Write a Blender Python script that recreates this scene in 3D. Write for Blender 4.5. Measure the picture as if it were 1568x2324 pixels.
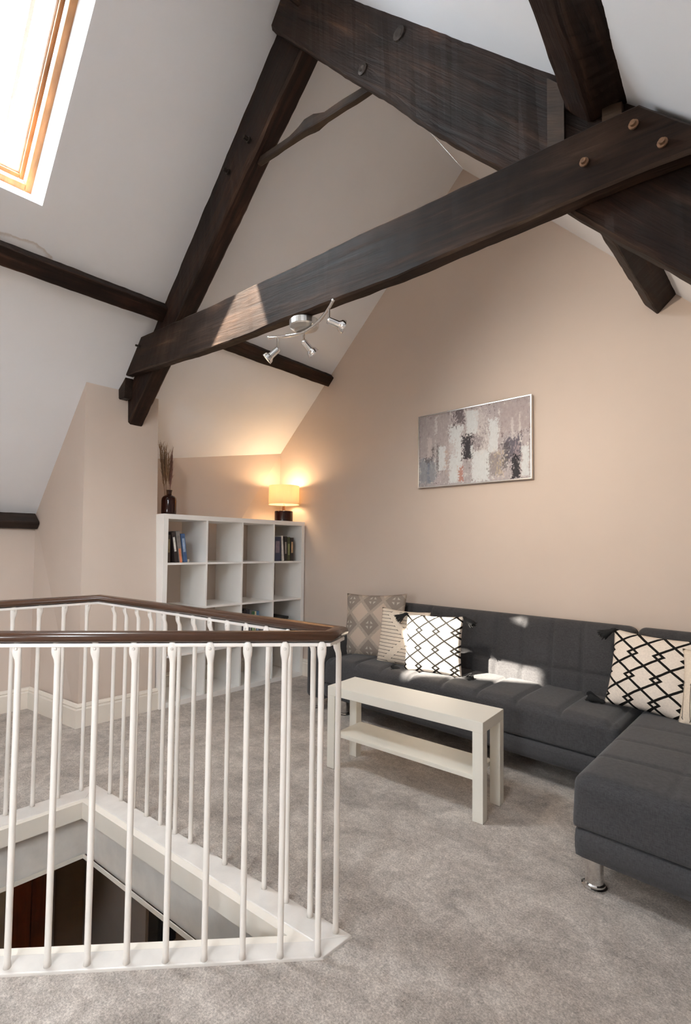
import bpy, bmesh, math, random
from mathutils import Vector, Matrix, noise
from mathutils.geometry import tessellate_polygon

sc = bpy.context.scene
for o in list(bpy.data.objects):
    bpy.data.objects.remove(o)
COL = sc.collection
random.seed(7)

# ------------------------------------------------------------------ camera
CAM = Vector((3.5039, -1.8554, 1.2326))
YAW, PITCH, ROLL, FPX = 0.7701, 0.0405, 0.0127, 1130.31
cam_data = bpy.data.cameras.new('camera')
cam = bpy.data.objects.new('camera', cam_data)
COL.objects.link(cam)
_f = Vector((-math.sin(YAW), math.cos(YAW), 0)); _r = Vector((math.cos(YAW), math.sin(YAW), 0)); _u = Vector((0, 0, 1))
_f2 = math.cos(PITCH) * _f + math.sin(PITCH) * _u
_u2 = -math.sin(PITCH) * _f + math.cos(PITCH) * _u
_r3 = math.cos(ROLL) * _r + math.sin(ROLL) * _u2
_u3 = -math.sin(ROLL) * _r + math.cos(ROLL) * _u2
cam.matrix_world = Matrix(((_r3.x, _u3.x, -_f2.x, CAM.x), (_r3.y, _u3.y, -_f2.y, CAM.y), (_r3.z, _u3.z, -_f2.z, CAM.z), (0, 0, 0, 1)))
cam_data.sensor_fit = 'VERTICAL'
cam_data.sensor_height = 36.0
cam_data.sensor_width = 24.0
cam_data.lens = FPX / 2324 * 36.0
cam_data.shift_x = 45.54 / 2324
cam_data.shift_y = 33.35 / 2324
cam_data.clip_start = 0.02
sc.camera = cam

# ------------------------------------------------------------------ world, sun, exposure
world = bpy.data.worlds.new('world')
sc.world = world
world.use_nodes = True
bg = world.node_tree.nodes['Background']
_n, _l = world.node_tree.nodes, world.node_tree.links
_tc = _n.new('ShaderNodeTexCoord'); _sx = _n.new('ShaderNodeSeparateXYZ'); _cr = _n.new('ShaderNodeValToRGB')
_l.new(_tc.outputs['Generated'], _sx.inputs[0]); _l.new(_sx.outputs[2], _cr.inputs[0])
_cr.color_ramp.elements[0].position = 0.0; _cr.color_ramp.elements[0].color = (0.13, 0.12, 0.10, 1)   # land
_cr.color_ramp.elements[1].position = 0.02; _cr.color_ramp.elements[1].color = (0.86, 0.94, 1.0, 1)   # bright hazy sky
_l.new(_cr.outputs[0], bg.inputs[0])
bg.inputs[1].default_value = 28.0
sun_data = bpy.data.lights.new('sun', 'SUN')
sun_data.energy = 28.0
sun_data.angle = math.radians(0.9)
sun_data.color = (1.0, 0.9, 0.76)
sun = bpy.data.objects.new('sun', sun_data)
COL.objects.link(sun)
SUN_DIR = Vector((0.388, 0.868, -1.0)).normalized()
sun.rotation_euler = SUN_DIR.to_track_quat('-Z', 'Y').to_euler()
sun.location = (-3, -6, 8)
sc.view_settings.view_transform = 'Standard'
sc.view_settings.look = 'None'
sc.view_settings.gamma = 1.0
sc.view_settings.use_curve_mapping = False
sc.view_settings.exposure = 1.1
sc.cycles.max_bounces = 10
sc.cycles.diffuse_bounces = 7
sc.cycles.transparent_max_bounces = 16
sc.cycles.sample_clamp_indirect = 6.0
sc.cycles.caustics_reflective = False
sc.cycles.caustics_refractive = False

# ------------------------------------------------------------------ materials
MAT = {}
def _nt(name):
    m = bpy.data.materials.new(name); m.use_nodes = True
    nt = m.node_tree
    return m, nt, nt.nodes, nt.links, nt.nodes['Principled BSDF']

def ramp(nodes, stops):
    r = nodes.new('ShaderNodeValToRGB')
    el = r.color_ramp.elements
    while len(el) < len(stops): el.new(0.5)
    for e, (p, c) in zip(el, stops):
        e.position = p; e.color = (*c, 1)
    return r

def math_node(nt, op, a, b=None, c=None):
    n = nt.nodes.new('ShaderNodeMath'); n.operation = op
    for i, v in enumerate((a, b, c)):
        if v is None: continue
        if isinstance(v, (int, float)): n.inputs[i].default_value = v
        else: nt.links.new(v, n.inputs[i])
    return n.outputs[0]

def mix_rgb(nt, fac, a, b):
    n = nt.nodes.new('ShaderNodeMix'); n.data_type = 'RGBA'
    for i, v in ((0, fac), (6, a), (7, b)):
        if isinstance(v, (int, float)): n.inputs[i].default_value = v
        elif isinstance(v, tuple): n.inputs[i].default_value = (*v, 1)
        else: nt.links.new(v, n.inputs[i])
    return n.outputs[2]

def noise_tex(nt, vec, scale, detail=4, rough=0.55, distort=0.0):
    n = nt.nodes.new('ShaderNodeTexNoise')
    n.inputs['Scale'].default_value = scale; n.inputs['Detail'].default_value = detail
    n.inputs['Roughness'].default_value = rough; n.inputs['Distortion'].default_value = distort
    if vec is not None: nt.links.new(vec, n.inputs['Vector'])
    return n.outputs['Fac']

def obj_coord(nt, scale=(1, 1, 1), which='Object'):
    t = nt.nodes.new('ShaderNodeTexCoord'); mp = nt.nodes.new('ShaderNodeMapping')
    mp.inputs['Scale'].default_value = scale
    nt.links.new(t.outputs[which], mp.inputs['Vector'])
    return mp.outputs['Vector']

def bump(nt, height, strength, dist=0.01):
    b = nt.nodes.new('ShaderNodeBump'); b.inputs['Strength'].default_value = strength
    b.inputs['Distance'].default_value = dist
    nt.links.new(height, b.inputs['Height'])
    nt.links.new(b.outputs['Normal'], nt.nodes['Principled BSDF'].inputs['Normal'])

def plain(name, col, rough=0.5, metal=0.0, var=0.04, nscale=8.0, spec=0.5, bmp=0.0, bscale=60.0, coat=0.0):
    m, nt, N, L, P = _nt(name)
    P.inputs['Roughness'].default_value = rough
    P.inputs['Metallic'].default_value = metal
    P.inputs['Specular IOR Level'].default_value = spec
    P.inputs['Coat Weight'].default_value = coat
    v = obj_coord(nt)
    n = noise_tex(nt, v, nscale, 5)
    r = ramp(N, [(0.3, tuple(c * (1 - var) for c in col)), (0.7, tuple(min(1, c * (1 + var)) for c in col))])
    L.new(n, r.inputs[0]); L.new(r.outputs[0], P.inputs['Base Color'])
    if bmp:
        bump(nt, noise_tex(nt, v, bscale, 4), bmp, 0.004)
    MAT[name] = m
    return m

def wood(name, c0, c1, c2, rough=0.42, gscale=2.2, bmp=0.5, spec=0.5, stretch=14):
    m, nt, N, L, P = _nt(name)
    v = obj_coord(nt, (1, stretch, stretch))
    g = noise_tex(nt, v, gscale, 9, 0.62, 0.6)
    v2 = obj_coord(nt, (1, 2.0, 2.0))
    g2 = noise_tex(nt, v2, 2.6, 5, 0.6)
    r = ramp(N, [(0.28, c0), (0.55, c1), (0.8, c2)])
    L.new(g, r.inputs[0])
    r2 = ramp(N, [(0.32, (0.45, 0.43, 0.42)), (0.55, (0.95, 0.92, 0.9)), (0.72, (1.7, 1.55, 1.4))])
    L.new(g2, r2.inputs[0])
    mul = N.new('ShaderNodeMix'); mul.data_type = 'RGBA'; mul.blend_type = 'MULTIPLY'; mul.inputs[0].default_value = 1
    L.new(r.outputs[0], mul.inputs[6]); L.new(r2.outputs[0], mul.inputs[7])
    L.new(mul.outputs[2], P.inputs['Base Color'])
    rr = math_node(nt, 'MULTIPLY_ADD', g, 0.3, rough - 0.12)
    L.new(rr, P.inputs['Roughness'])
    P.inputs['Specular IOR Level'].default_value = spec
    bump(nt, g, bmp, 0.006)
    MAT[name] = m
    return m

def wall_mat(name, col, stain=None):
    m, nt, N, L, P = _nt(name)
    P.inputs['Roughness'].default_value = 0.75
    P.inputs['Specular IOR Level'].default_value = 0.25
    v = obj_coord(nt)
    n = noise_tex(nt, v, 1.3, 5, 0.6)
    r = ramp(N, [(0.3, tuple(c * 0.965 for c in col)), (0.7, tuple(c * 1.02 for c in col))])
    L.new(n, r.inputs[0])
    out = r.outputs[0]
    if stain:
        # damp stain: brown tide mark with its own shape
        t = nt.nodes.new('ShaderNodeTexCoord')
        mp = nt.nodes.new('ShaderNodeMapping'); mp.inputs['Location'].default_value = tuple(-s for s in stain)
        L.new(t.outputs['Object'], mp.inputs['Vector'])
        vv = nt.nodes.new('ShaderNodeVectorMath'); vv.operation = 'MULTIPLY'; vv.inputs[1].default_value = (1.7, 0.55, 1.7)
        L.new(mp.outputs[0], vv.inputs[0])
        ln = nt.nodes.new('ShaderNodeVectorMath'); ln.operation = 'LENGTH'; L.new(vv.outputs[0], ln.inputs[0])
        d = math_node(nt, 'ADD', ln.outputs['Value'], math_node(nt, 'MULTIPLY', noise_tex(nt, t.outputs['Object'], 14, 5), 0.07))
        rr = ramp(N, [(0.085, (0.06, 0.06, 0.06)), (0.108, (0.5, 0.5, 0.5)), (0.118, (0.0, 0.0, 0.0))])
        L.new(d, rr.inputs[0])
        out = mix_rgb(nt, rr.outputs[0], out, (0.36, 0.24, 0.15))
    L.new(out, P.inputs['Base Color'])
    bump(nt, noise_tex(nt, v, 38, 4), 0.05, 0.004)
    MAT[name] = m
    return m

wall_mat('ceiling_paint', (0.81, 0.825, 0.86), stain=(0.365, -1.09, 2.895))
wall_mat('wall_paint', (0.625, 0.53, 0.462))
plain('white_gloss', (0.82, 0.775, 0.73), 0.28, var=0.03, nscale=10)
plain('white_gloss_worn', (0.68, 0.64, 0.60), 0.32, var=0.07, nscale=14, bmp=0.08, bscale=25)
plain('cream_gloss', (0.80, 0.74, 0.66), 0.35, var=0.03, nscale=6)
plain('laminate_white', (0.90, 0.885, 0.86), 0.38, var=0.015, nscale=5)
plain('bench_white', (0.70, 0.67, 0.60), 0.5, var=0.012, nscale=5)
plain('rail_brown', (0.062, 0.027, 0.014), 0.22, var=0.12, nscale=5)
plain('chrome', (0.75, 0.74, 0.73), 0.09, metal=1.0, var=0.02)
plain('nickel', (0.60, 0.59, 0.57), 0.3, metal=1.0, var=0.03)
plain('silver_frame', (0.72, 0.70, 0.67), 0.25, metal=0.9, var=0.03)
plain('black_plastic', (0.012, 0.012, 0.013), 0.45, var=0.1)
plain('rust_iron', (0.22, 0.12, 0.065), 0.6, metal=0.3, var=0.35, nscale=90)
plain('old_iron', (0.035, 0.025, 0.02), 0.55, metal=0.5, var=0.3, nscale=60)
plain('paper', (0.78, 0.72, 0.6), 0.8, var=0.06, nscale=60)
plain('terracotta', (0.55, 0.28, 0.14), 0.7, var=0.1)
plain('dry_grass', (0.16, 0.085, 0.04), 0.8, var=0.35, nscale=40)
plain('dry_grass_plum', (0.17, 0.075, 0.055), 0.85, var=0.3, nscale=40)
plain('tassel_black', (0.008, 0.008, 0.009), 0.9, var=0.3, nscale=80)
plain('hall_grey', (0.40, 0.34, 0.30), 0.7, var=0.04)
plain('hall_dark', (0.17, 0.12, 0.085), 0.7, var=0.06)
plain('hall_carpet', (0.10, 0.11, 0.08), 0.9, var=0.2, nscale=40)
plain('cork', (0.22, 0.09, 0.04), 0.6, var=0.1)
wood('dark_oak', (0.0065, 0.0033, 0.0025), (0.024, 0.0125, 0.0085), (0.085, 0.047, 0.029), rough=0.55, bmp=0.9, spec=0.2)
wood('dark_oak_worn', (0.012, 0.007, 0.005), (0.040, 0.023, 0.016), (0.12, 0.075, 0.05), rough=0.55, bmp=0.9, spec=0.2)
wood('collar_oak', (0.010, 0.0055, 0.004), (0.030, 0.0175, 0.012), (0.088, 0.056, 0.040), rough=0.55, bmp=0.6, spec=0.12)
wood('collar_oak_worn', (0.02, 0.012, 0.009), (0.06, 0.04, 0.03), (0.14, 0.10, 0.075), rough=0.55, bmp=0.6, spec=0.2)
wood('light_wood', (0.03, 0.017, 0.009), (0.055, 0.032, 0.018), (0.08, 0.05, 0.03), stretch=20)
wood('pine', (0.36, 0.16, 0.06), (0.48, 0.24, 0.10), (0.58, 0.32, 0.15), rough=0.4, bmp=0.1)
wood('door_wood', (0.10, 0.022, 0.008), (0.17, 0.042, 0.016), (0.24, 0.07, 0.028), bmp=0.1)
wood('weathered', (0.014, 0.0085, 0.006), (0.030, 0.019, 0.0135), (0.065, 0.043, 0.031), spec=0.25)

def carpet():
    m, nt, N, L, P = _nt('carpet')
    P.inputs['Roughness'].default_value = 0.95
    P.inputs['Specular IOR Level'].default_value = 0.1
    P.inputs['Sheen Weight'].default_value = 0.25
    v = obj_coord(nt)
    big = noise_tex(nt, v, 5.5, 6, 0.72, 0.5)
    mid = noise_tex(nt, v, 38, 5, 0.75)
    fine = noise_tex(nt, v, 150, 4, 0.8)
    s = math_node(nt, 'ADD', math_node(nt, 'MULTIPLY', big, 0.38), math_node(nt, 'MULTIPLY', mid, 0.24))
    s = math_node(nt, 'ADD', s, math_node(nt, 'MULTIPLY', fine, 0.50))
    r = ramp(N, [(0.43, (0.205, 0.172, 0.148)), (0.56, (0.475, 0.413, 0.363)), (0.69, (0.84, 0.755, 0.68))])
    L.new(s, r.inputs[0]); L.new(r.outputs[0], P.inputs['Base Color'])
    bump(nt, math_node(nt, 'ADD', math_node(nt, 'MULTIPLY', fine, 0.8), math_node(nt, 'MULTIPLY', mid, 0.7)), 0.7, 0.012)
    MAT['carpet'] = m
carpet()

def sofa_mat():
    m, nt, N, L, P = _nt('sofa_fabric')
    P.inputs['Roughness'].default_value = 0.85
    P.inputs['Specular IOR Level'].default_value = 0.2
    P.inputs['Sheen Weight'].default_value = 0.15
    v = obj_coord(nt, (420, 420, 60)); v2 = obj_coord(nt, (60, 60, 420)); v3 = obj_coord(nt)
    a = noise_tex(nt, v, 1.0, 2); b = noise_tex(nt, v2, 1.0, 2); c = noise_tex(nt, v3, 3.0, 4)
    s = math_node(nt, 'ADD', math_node(nt, 'MULTIPLY', a, 0.4), math_node(nt, 'MULTIPLY', b, 0.4))
    s = math_node(nt, 'ADD', s, math_node(nt, 'MULTIPLY', c, 0.2))
    r = ramp(N, [(0.35, (0.034, 0.0335, 0.036)), (0.65, (0.070, 0.069, 0.073))])
    L.new(s, r.inputs[0]); L.new(r.outputs[0], P.inputs['Base Color'])
    bump(nt, s, 0.25, 0.002)
    MAT['sofa_fabric'] = m
sofa_mat()

def tri_wave(nt, x, period):
    # triangle wave in -1..1
    p = math_node(nt, 'PINGPONG', x, period / 2)
    return math_node(nt, 'SUBTRACT', math_node(nt, 'MULTIPLY', p, 4.0 / period), 1.0)

def sep(nt):
    t = nt.nodes.new('ShaderNodeTexCoord'); s = nt.nodes.new('ShaderNodeSeparateXYZ')
    nt.links.new(t.outputs['Object'], s.inputs[0])
    return s.outputs[0], s.outputs[1], s.outputs[2], t.outputs['Object']

def cream_base(nt, base, vec, dark=0.86):
    n = noise_tex(nt, vec, 120, 3)
    r = ramp(nt.nodes, [(0.3, tuple(c * dark for c in base)), (0.7, base)])
    nt.links.new(n, r.inputs[0])
    return r.outputs[0], n

def pillow_diamond():
    m, nt, N, L, P = _nt('pillow_diamond'); P.inputs['Roughness'].default_value = 0.9
    P.inputs['Specular IOR Level'].default_value = 0.1
    x, y, z, vec = sep(nt)
    wob = math_node(nt, 'MULTIPLY', math_node(nt, 'SUBTRACT', noise_tex(nt, vec, 14, 2), 0.5), 0.010)
    PX, A, PZ = 0.118, 0.080, 0.232
    tw = tri_wave(nt, math_node(nt, 'ADD', z, 5 * PZ + 0.03), PZ)
    lines = []
    for sgn in (1, -1):
        q = math_node(nt, 'ADD', math_node(nt, 'MULTIPLY_ADD', tw, sgn * A, x), wob)
        q = math_node(nt, 'ADD', q, 10 * PX + 0.02)
        d = math_node(nt, 'PINGPONG', q, PX / 2)
        lines.append(math_node(nt, 'LESS_THAN', d, 0.0095))
    f = math_node(nt, 'MAXIMUM', lines[0], lines[1])
    base, n = cream_base(nt, (0.78, 0.70, 0.62), vec)
    L.new(mix_rgb(nt, f, base, (0.012, 0.011, 0.010)), P.inputs['Base Color'])
    bump(nt, math_node(nt, 'ADD', math_node(nt, 'MULTIPLY', f, 1.0), math_node(nt, 'MULTIPLY', n, 0.25)), 0.5, 0.006)
    MAT['pillow_diamond'] = m
pillow_diamond()

def pillow_lines(name, swap):
    m, nt, N, L, P = _nt(name); P.inputs['Roughness'].default_value = 0.9
    P.inputs['Specular IOR Level'].default_value = 0.1
    x, y, z, vec = sep(nt)
    if swap: x, z = z, x
    per = 0.0245 if not swap else 0.034
    wob = math_node(nt, 'MULTIPLY', math_node(nt, 'SUBTRACT', noise_tex(nt, vec, 9, 2), 0.5), 0.006)
    zz = math_node(nt, 'ADD', math_node(nt, 'ADD', z, 20 * per), wob)
    d = math_node(nt, 'PINGPONG', zz, per / 2)
    line = math_node(nt, 'LESS_THAN', d, 0.0019)
    # zigzag clear band through the middle
    tw = tri_wave(nt, math_node(nt, 'ADD', z, 3.0), 0.30)
    c = math_node(nt, 'ABSOLUTE', math_node(nt, 'ADD', math_node(nt, 'MULTIPLY', tw, 0.085), math_node(nt, 'ADD', x, 0.0)))
    keep = math_node(nt, 'GREATER_THAN', c, 0.034) if not swap else math_node(nt, 'LESS_THAN', c, 0.085)
    line = math_node(nt, 'MULTIPLY', line, keep)
    edge = 0.036 if not swap else 0.084
    dd = math_node(nt, 'SQRT', math_node(nt, 'ADD', math_node(nt, 'POWER', math_node(nt, 'SUBTRACT', c, edge), 2.0), math_node(nt, 'POWER', d, 2.0)))
    dot = math_node(nt, 'LESS_THAN', dd, 0.0046)
    f = math_node(nt, 'MAXIMUM', line, dot)
    base, n = cream_base(nt, (0.74, 0.64, 0.53), vec)
    L.new(mix_rgb(nt, math_node(nt, 'MULTIPLY', f, 0.85), base, (0.05, 0.042, 0.038)), P.inputs['Base Color'])
    bump(nt, math_node(nt, 'ADD', f, n), 0.2, 0.003)
    MAT[name] = m
pillow_lines('pillow_stripe', False)
pillow_lines('pillow_dots', True)

def pillow_kilim():
    m, nt, N, L, P = _nt('pillow_kilim'); P.inputs['Roughness'].default_value = 0.95
    P.inputs['Specular IOR Level'].default_value = 0.1
    x, y, z, vec = sep(nt)
    PX, PZ = 0.200, 0.190
    def cell(v, p, off): # distance to the nearest centre, scaled to 0..1
        return math_node(nt, 'MULTIPLY', math_node(nt, 'PINGPONG', math_node(nt, 'ADD', v, 8 * p + off), p / 2), 2.0 / p)
    m1 = math_node(nt, 'ADD', cell(x, PX, 0.0), cell(z, PZ, 0.0))
    m2 = math_node(nt, 'ADD', cell(x, PX, PX / 2), cell(z, PZ, PZ / 2))
    g_in = math_node(nt, 'LESS_THAN', m1, 0.86)
    g_hole = math_node(nt, 'LESS_THAN', m1, 0.42)
    cross = math_node(nt, 'LESS_THAN', math_node(nt, 'MINIMUM', cell(x, PX, 0.0), cell(z, PZ, 0.0)), 0.10)
    hole = math_node(nt, 'MULTIPLY', g_hole, math_node(nt, 'SUBTRACT', 1.0, cross))
    pale = math_node(nt, 'LESS_THAN', m2, 0.80)
    base, n = cream_base(nt, (0.42, 0.35, 0.29), vec, 0.8)
    c = mix_rgb(nt, pale, base, (0.50, 0.40, 0.33))
    c = mix_rgb(nt, g_in, c, (0.26, 0.22, 0.19))
    c = mix_rgb(nt, hole, c, (0.48, 0.42, 0.36))
    L.new(c, P.inputs['Base Color'])
    v2 = obj_coord(nt, (300, 300, 40))
    bump(nt, noise_tex(nt, v2, 1, 2), 0.35, 0.004)
    MAT['pillow_kilim'] = m
pillow_kilim()

def glass_pane():
    m = bpy.data.materials.new('window_glass'); m.use_nodes = True
    nt = m.node_tree; N = nt.nodes; L = nt.links
    N.remove(N['Principled BSDF'])
    t = N.new('ShaderNodeBsdfTransparent'); t.inputs[0].default_value = (0.97, 0.98, 0.98, 1)
    g = N.new('ShaderNodeBsdfGlossy'); g.inputs['Roughness'].default_value = 0.02
    mx = N.new('ShaderNodeMixShader'); mx.inputs[0].default_value = 0.06
    L.new(t.outputs[0], mx.inputs[1]); L.new(g.outputs[0], mx.inputs[2])
    L.new(mx.outputs[0], N['Material Output'].inputs[0])
    MAT['window_glass'] = m
glass_pane()

def amber_glass():
    m, nt, N, L, P = _nt('amber_glass')
    P.inputs['Base Color'].default_value = (0.020, 0.0035, 0.002, 1)
    P.inputs['Roughness'].default_value = 0.05
    P.inputs['Specular IOR Level'].default_value = 0.35
    MAT['amber_glass'] = m
amber_glass()

def shade_mat():
    m = bpy.data.materials.new('lamp_shade_fabric'); m.use_nodes = True
    nt = m.node_tree; N = nt.nodes; L = nt.links
    N.remove(N['Principled BSDF'])
    d = N.new('ShaderNodeBsdfDiffuse'); d.inputs[0].default_value = (0.8, 0.7, 0.55, 1)
    t = N.new('ShaderNodeBsdfTranslucent'); t.inputs[0].default_value = (0.62, 0.54, 0.42, 1)
    mx = N.new('ShaderNodeMixShader'); mx.inputs[0].default_value = 0.55
    L.new(d.outputs[0], mx.inputs[1]); L.new(t.outputs[0], mx.inputs[2])
    L.new(mx.outputs[0], N['Material Output'].inputs[0])
    MAT['lamp_shade_fabric'] = m
shade_mat()

def spot_mat():
    m, nt, N, L, P = _nt('spot_glow')
    P.inputs['Base Color'].default_value = (0.8, 0.75, 0.65, 1)
    P.inputs['Emission Color'].default_value = (1, 0.78, 0.5, 1)
    P.inputs['Emission Strength'].default_value = 0.5
    MAT['spot_glow'] = m
spot_mat()

def bulb_mat():
    m, nt, N, L, P = _nt('bulb_glow')
    P.inputs['Emission Color'].default_value = (1, 0.72, 0.4, 1)
    P.inputs['Emission Strength'].default_value = 30
    MAT['bulb_glow'] = m
bulb_mat()

# ------------------------------------------------------------------ helpers
WM = {}
ID = Matrix.Identity(4)

def frame(origin, xdir, zhint=(0, 0, 1)):
    x = Vector(xdir).normalized(); z = Vector(zhint); y = z.cross(x).normalized(); z = x.cross(y).normalized()
    o = Vector(origin)
    return Matrix(((x.x, y.x, z.x, o.x), (x.y, y.y, z.y, o.y), (x.z, y.z, z.z, o.z), (0, 0, 0, 1)))

def link(o, parent, M):
    COL.objects.link(o)
    WM[o.name] = M
    if parent is not None:
        o.parent = parent
        o.matrix_parent_inverse = ID
        o.matrix_basis = WM[parent.name].inverted() @ M
    else:
        o.matrix_basis = M
    return o

def mk(name, geo, mat, parent=None, M=None, smooth=False, bevel=0.0, label=None, cat=None, group=None, kind=None):
    """geo in world coordinates; M is the object's own frame"""
    v, f = geo
    if M is None:
        M = Matrix.Translation(parent and WM[parent.name].translation or Vector((0, 0, 0)))
    inv = M.inverted()
    me = bpy.data.meshes.new(name)
    me.from_pydata([inv @ Vector(p) for p in v], [], f)
    bm = bmesh.new(); bm.from_mesh(me); bmesh.ops.recalc_face_normals(bm, faces=bm.faces)
    if smooth:
        for fc in bm.faces: fc.smooth = True
    bm.to_mesh(me); bm.free()
    me.materials.append(MAT[mat])
    o = bpy.data.objects.new(name, me)
    link(o, parent, M)
    if bevel:
        b = o.modifiers.new('bevel', 'BEVEL'); b.width = bevel; b.segments = 2; b.limit_method = 'ANGLE'; b.angle_limit = 0.6
    if label: o['label'] = label
    if cat: o['category'] = cat
    if group: o['group'] = group
    if kind: o['kind'] = kind
    return o

def thing(name, loc, label, cat, group=None, M=None):
    o = bpy.data.objects.new(name, None)
    o.empty_display_size = 0.05
    link(o, None, M if M is not None else Matrix.Translation(Vector(loc)))
    o['label'] = label; o['category'] = cat
    if group: o['group'] = group
    return o

def join(*gs):
    V, F = [], []
    for v, f in gs:
        k = len(V); V += list(v); F += [tuple(i + k for i in q) for q in f]
    return V, F

def box(x0, x1, y0, y1, z0, z1):
    v = [(x, y, z) for z in (z0, z1) for y in (y0, y1) for x in (x0, x1)]
    return v, [(0, 2, 3, 1), (4, 5, 7, 6), (0, 1, 5, 4), (2, 6, 7, 3), (0, 4, 6, 2), (1, 3, 7, 5)]

def xf(geo, M):
    return [tuple(M @ Vector(p)) for p in geo[0]], geo[1]

def loft(secs, caps=True):
    n = len(secs[0]); V = [p for s in secs for p in s]; F = []
    for i in range(len(secs) - 1):
        for j in range(n):
            a, b = i * n + j, i * n + (j + 1) % n
            F.append((a, b, b + n, a + n))
    if caps:
        F.append(tuple(range(n))); F.append(tuple((len(secs) - 1) * n + j for j in reversed(range(n))))
    return V, F

def ring(c, ax, r, n=16, r2=None, up=None):
    ax = Vector(ax).normalized()
    u = Vector(up) if up else (Vector((0, 0, 1)) if abs(ax.z) < 0.9 else Vector((1, 0, 0)))
    a = u.cross(ax).normalized(); b = ax.cross(a)
    r2 = r if r2 is None else r2
    return [tuple(Vector(c) + a * math.cos(2 * math.pi * k / n) * r + b * math.sin(2 * math.pi * k / n) * r2) for k in range(n)]

def cyl(p0, p1, r0, r1=None, n=16):
    r1 = r0 if r1 is None else r1
    ax = Vector(p1) - Vector(p0)
    return loft([ring(p0, ax, r0, n), ring(p1, ax, r1, n)])

def tube(pts, r, n=10):
    secs = []
    P = [Vector(p) for p in pts]
    for i, p in enumerate(P):
        d = (P[min(i + 1, len(P) - 1)] - P[max(i - 1, 0)])
        rr = r[i] if isinstance(r, (list, tuple)) else r
        secs.append(ring(p, d, rr, n, up=(0.13, 0.2, 1) if abs(d.normalized().z) < 0.95 else (1, 0.1, 0)))
    return loft(secs)

def lathe(c, prof, n=24, ax=(0, 0, 1)):
    ax = Vector(ax).normalized()
    return loft([ring(Vector(c) + ax * h, ax, max(r, 1e-4), n) for r, h in prof])

def quad(*p):
    return [tuple(q) for q in p], [tuple(range(len(p)))]

def tess(outer, holes, fn):
    """2D polygon with holes -> mesh through fn(a,b)->xyz"""
    loops = [[Vector((a, b, 0)) for a, b in outer]] + [[Vector((a, b, 0)) for a, b in h] for h in holes]
    tris = tessellate_polygon(loops)
    flat = [p for l in loops for p in l]
    return [tuple(fn(p.x, p.y)) for p in flat], [tuple(t) for t in tris]

def sweep(path, sect, closed):
    """path: list of (x,y); sect: list of (offset to the left, z); mitred corners"""
    P = [Vector((a, b)) for a, b in path]; n = len(P); secs = []
    for i in range(n):
        if closed or 0 < i < n - 1:
            d0 = (P[i] - P[i - 1]).normalized(); d1 = (P[(i + 1) % n] - P[i]).normalized()
        elif i == 0:
            d0 = d1 = (P[1] - P[0]).normalized()
        else:
            d0 = d1 = (P[-1] - P[-2]).normalized()
        n0 = Vector((-d0.y, d0.x)); n1 = Vector((-d1.y, d1.x))
        m = (n0 + n1).normalized(); k = 1.0 / max(0.35, m.dot(n0))
        secs.append([(P[i].x + m.x * o * k, P[i].y + m.y * o * k, z) for o, z in sect])
    if closed:
        secs.append(secs[0])
    return loft(secs, caps=not closed)

def hewn(name, secs, mat, label, jit=0.006, step=0.035, chamfer=0.012, parent=None, cat='beam', group=None):
    """timber lofted through 4-corner sections with uneven hand-worked arrises"""
    S = [[Vector(p) for p in s] for s in secs]
    cen = [sum(s, Vector()) / 4 for s in S]
    full = []
    seed = random.random() * 50
    for i in range(len(S) - 1):
        L = (cen[i + 1] - cen[i]).length; n = max(2, int(L / step))
        for k in range(n + (1 if i == len(S) - 2 else 0)):
            t = k / n
            full.append([S[i][j].lerp(S[i + 1][j], t) for j in range(4)])
    out = []
    for si, s in enumerate(full):
        pts = []
        for j in range(4):
            p, a, b = s[j], s[j - 1], s[(j + 1) % 4]
            da = (a - p); db = (b - p)
            c1 = chamfer * (0.5 + noise.noise(p * 4 + Vector((seed, j * 9, 0))) * 0.8 + 0.3)
            c1 = max(0.003, c1)
            for q in (p + da.normalized() * min(c1, da.length * 0.3), p + db.normalized() * min(c1, db.length * 0.3)):
                w = Vector((noise.noise(q * 3.1 + Vector((seed, 0, 0))), noise.noise(q * 3.3 + Vector((0, seed, 0))), noise.noise(q * 3.7 + Vector((0, 0, seed)))))
                w2 = Vector((noise.noise(q * 17 + Vector((seed, 3, 0))), noise.noise(q * 17 + Vector((0, seed, 5))), noise.noise(q * 17 + Vector((7, 0, seed)))))
                pts.append(tuple(q + w * jit * 0.45 + w2 * jit * 0.55))
        out.append(pts)
    d = cen[-1] - cen[0]
    up = Vector((0, 0, 1)) if abs(d.normalized().z) < 0.9 else Vector((1, 0, 0))
    M = frame(cen[0], d, up)
    o = mk(name, loft(out), mat, parent, M, label=label, cat=cat if parent is None else None, group=group)
    o.data.materials.append(MAT[mat + '_worn' if mat + '_worn' in MAT else mat])
    mi = [0] * len(o.data.polygons)
    for q in range((len(out) - 1) * 8):
        if q % 2 == 0: mi[q] = 1              # rubbed arris faces
    o.data.polygons.foreach_set('material_index', mi)
    return o

# roof planes and main levels
def ZL(x): return 2.554 + 0.933 * x
def ZR(x): return 5.931 - 1.085 * x
APX = (5.931 - 2.554) / (0.933 + 1.085)
GY = 1.485          # gable wall
RY = -4.3           # wall behind the camera
KR = 4.15           # right knee wall
NL = Vector((0.682, 0, -0.731)); SL = Vector((0.731, 0, 0.682))
NR = Vector((-0.735, 0, -0.678)); SR = Vector((0.678, 0, -0.735))

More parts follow.
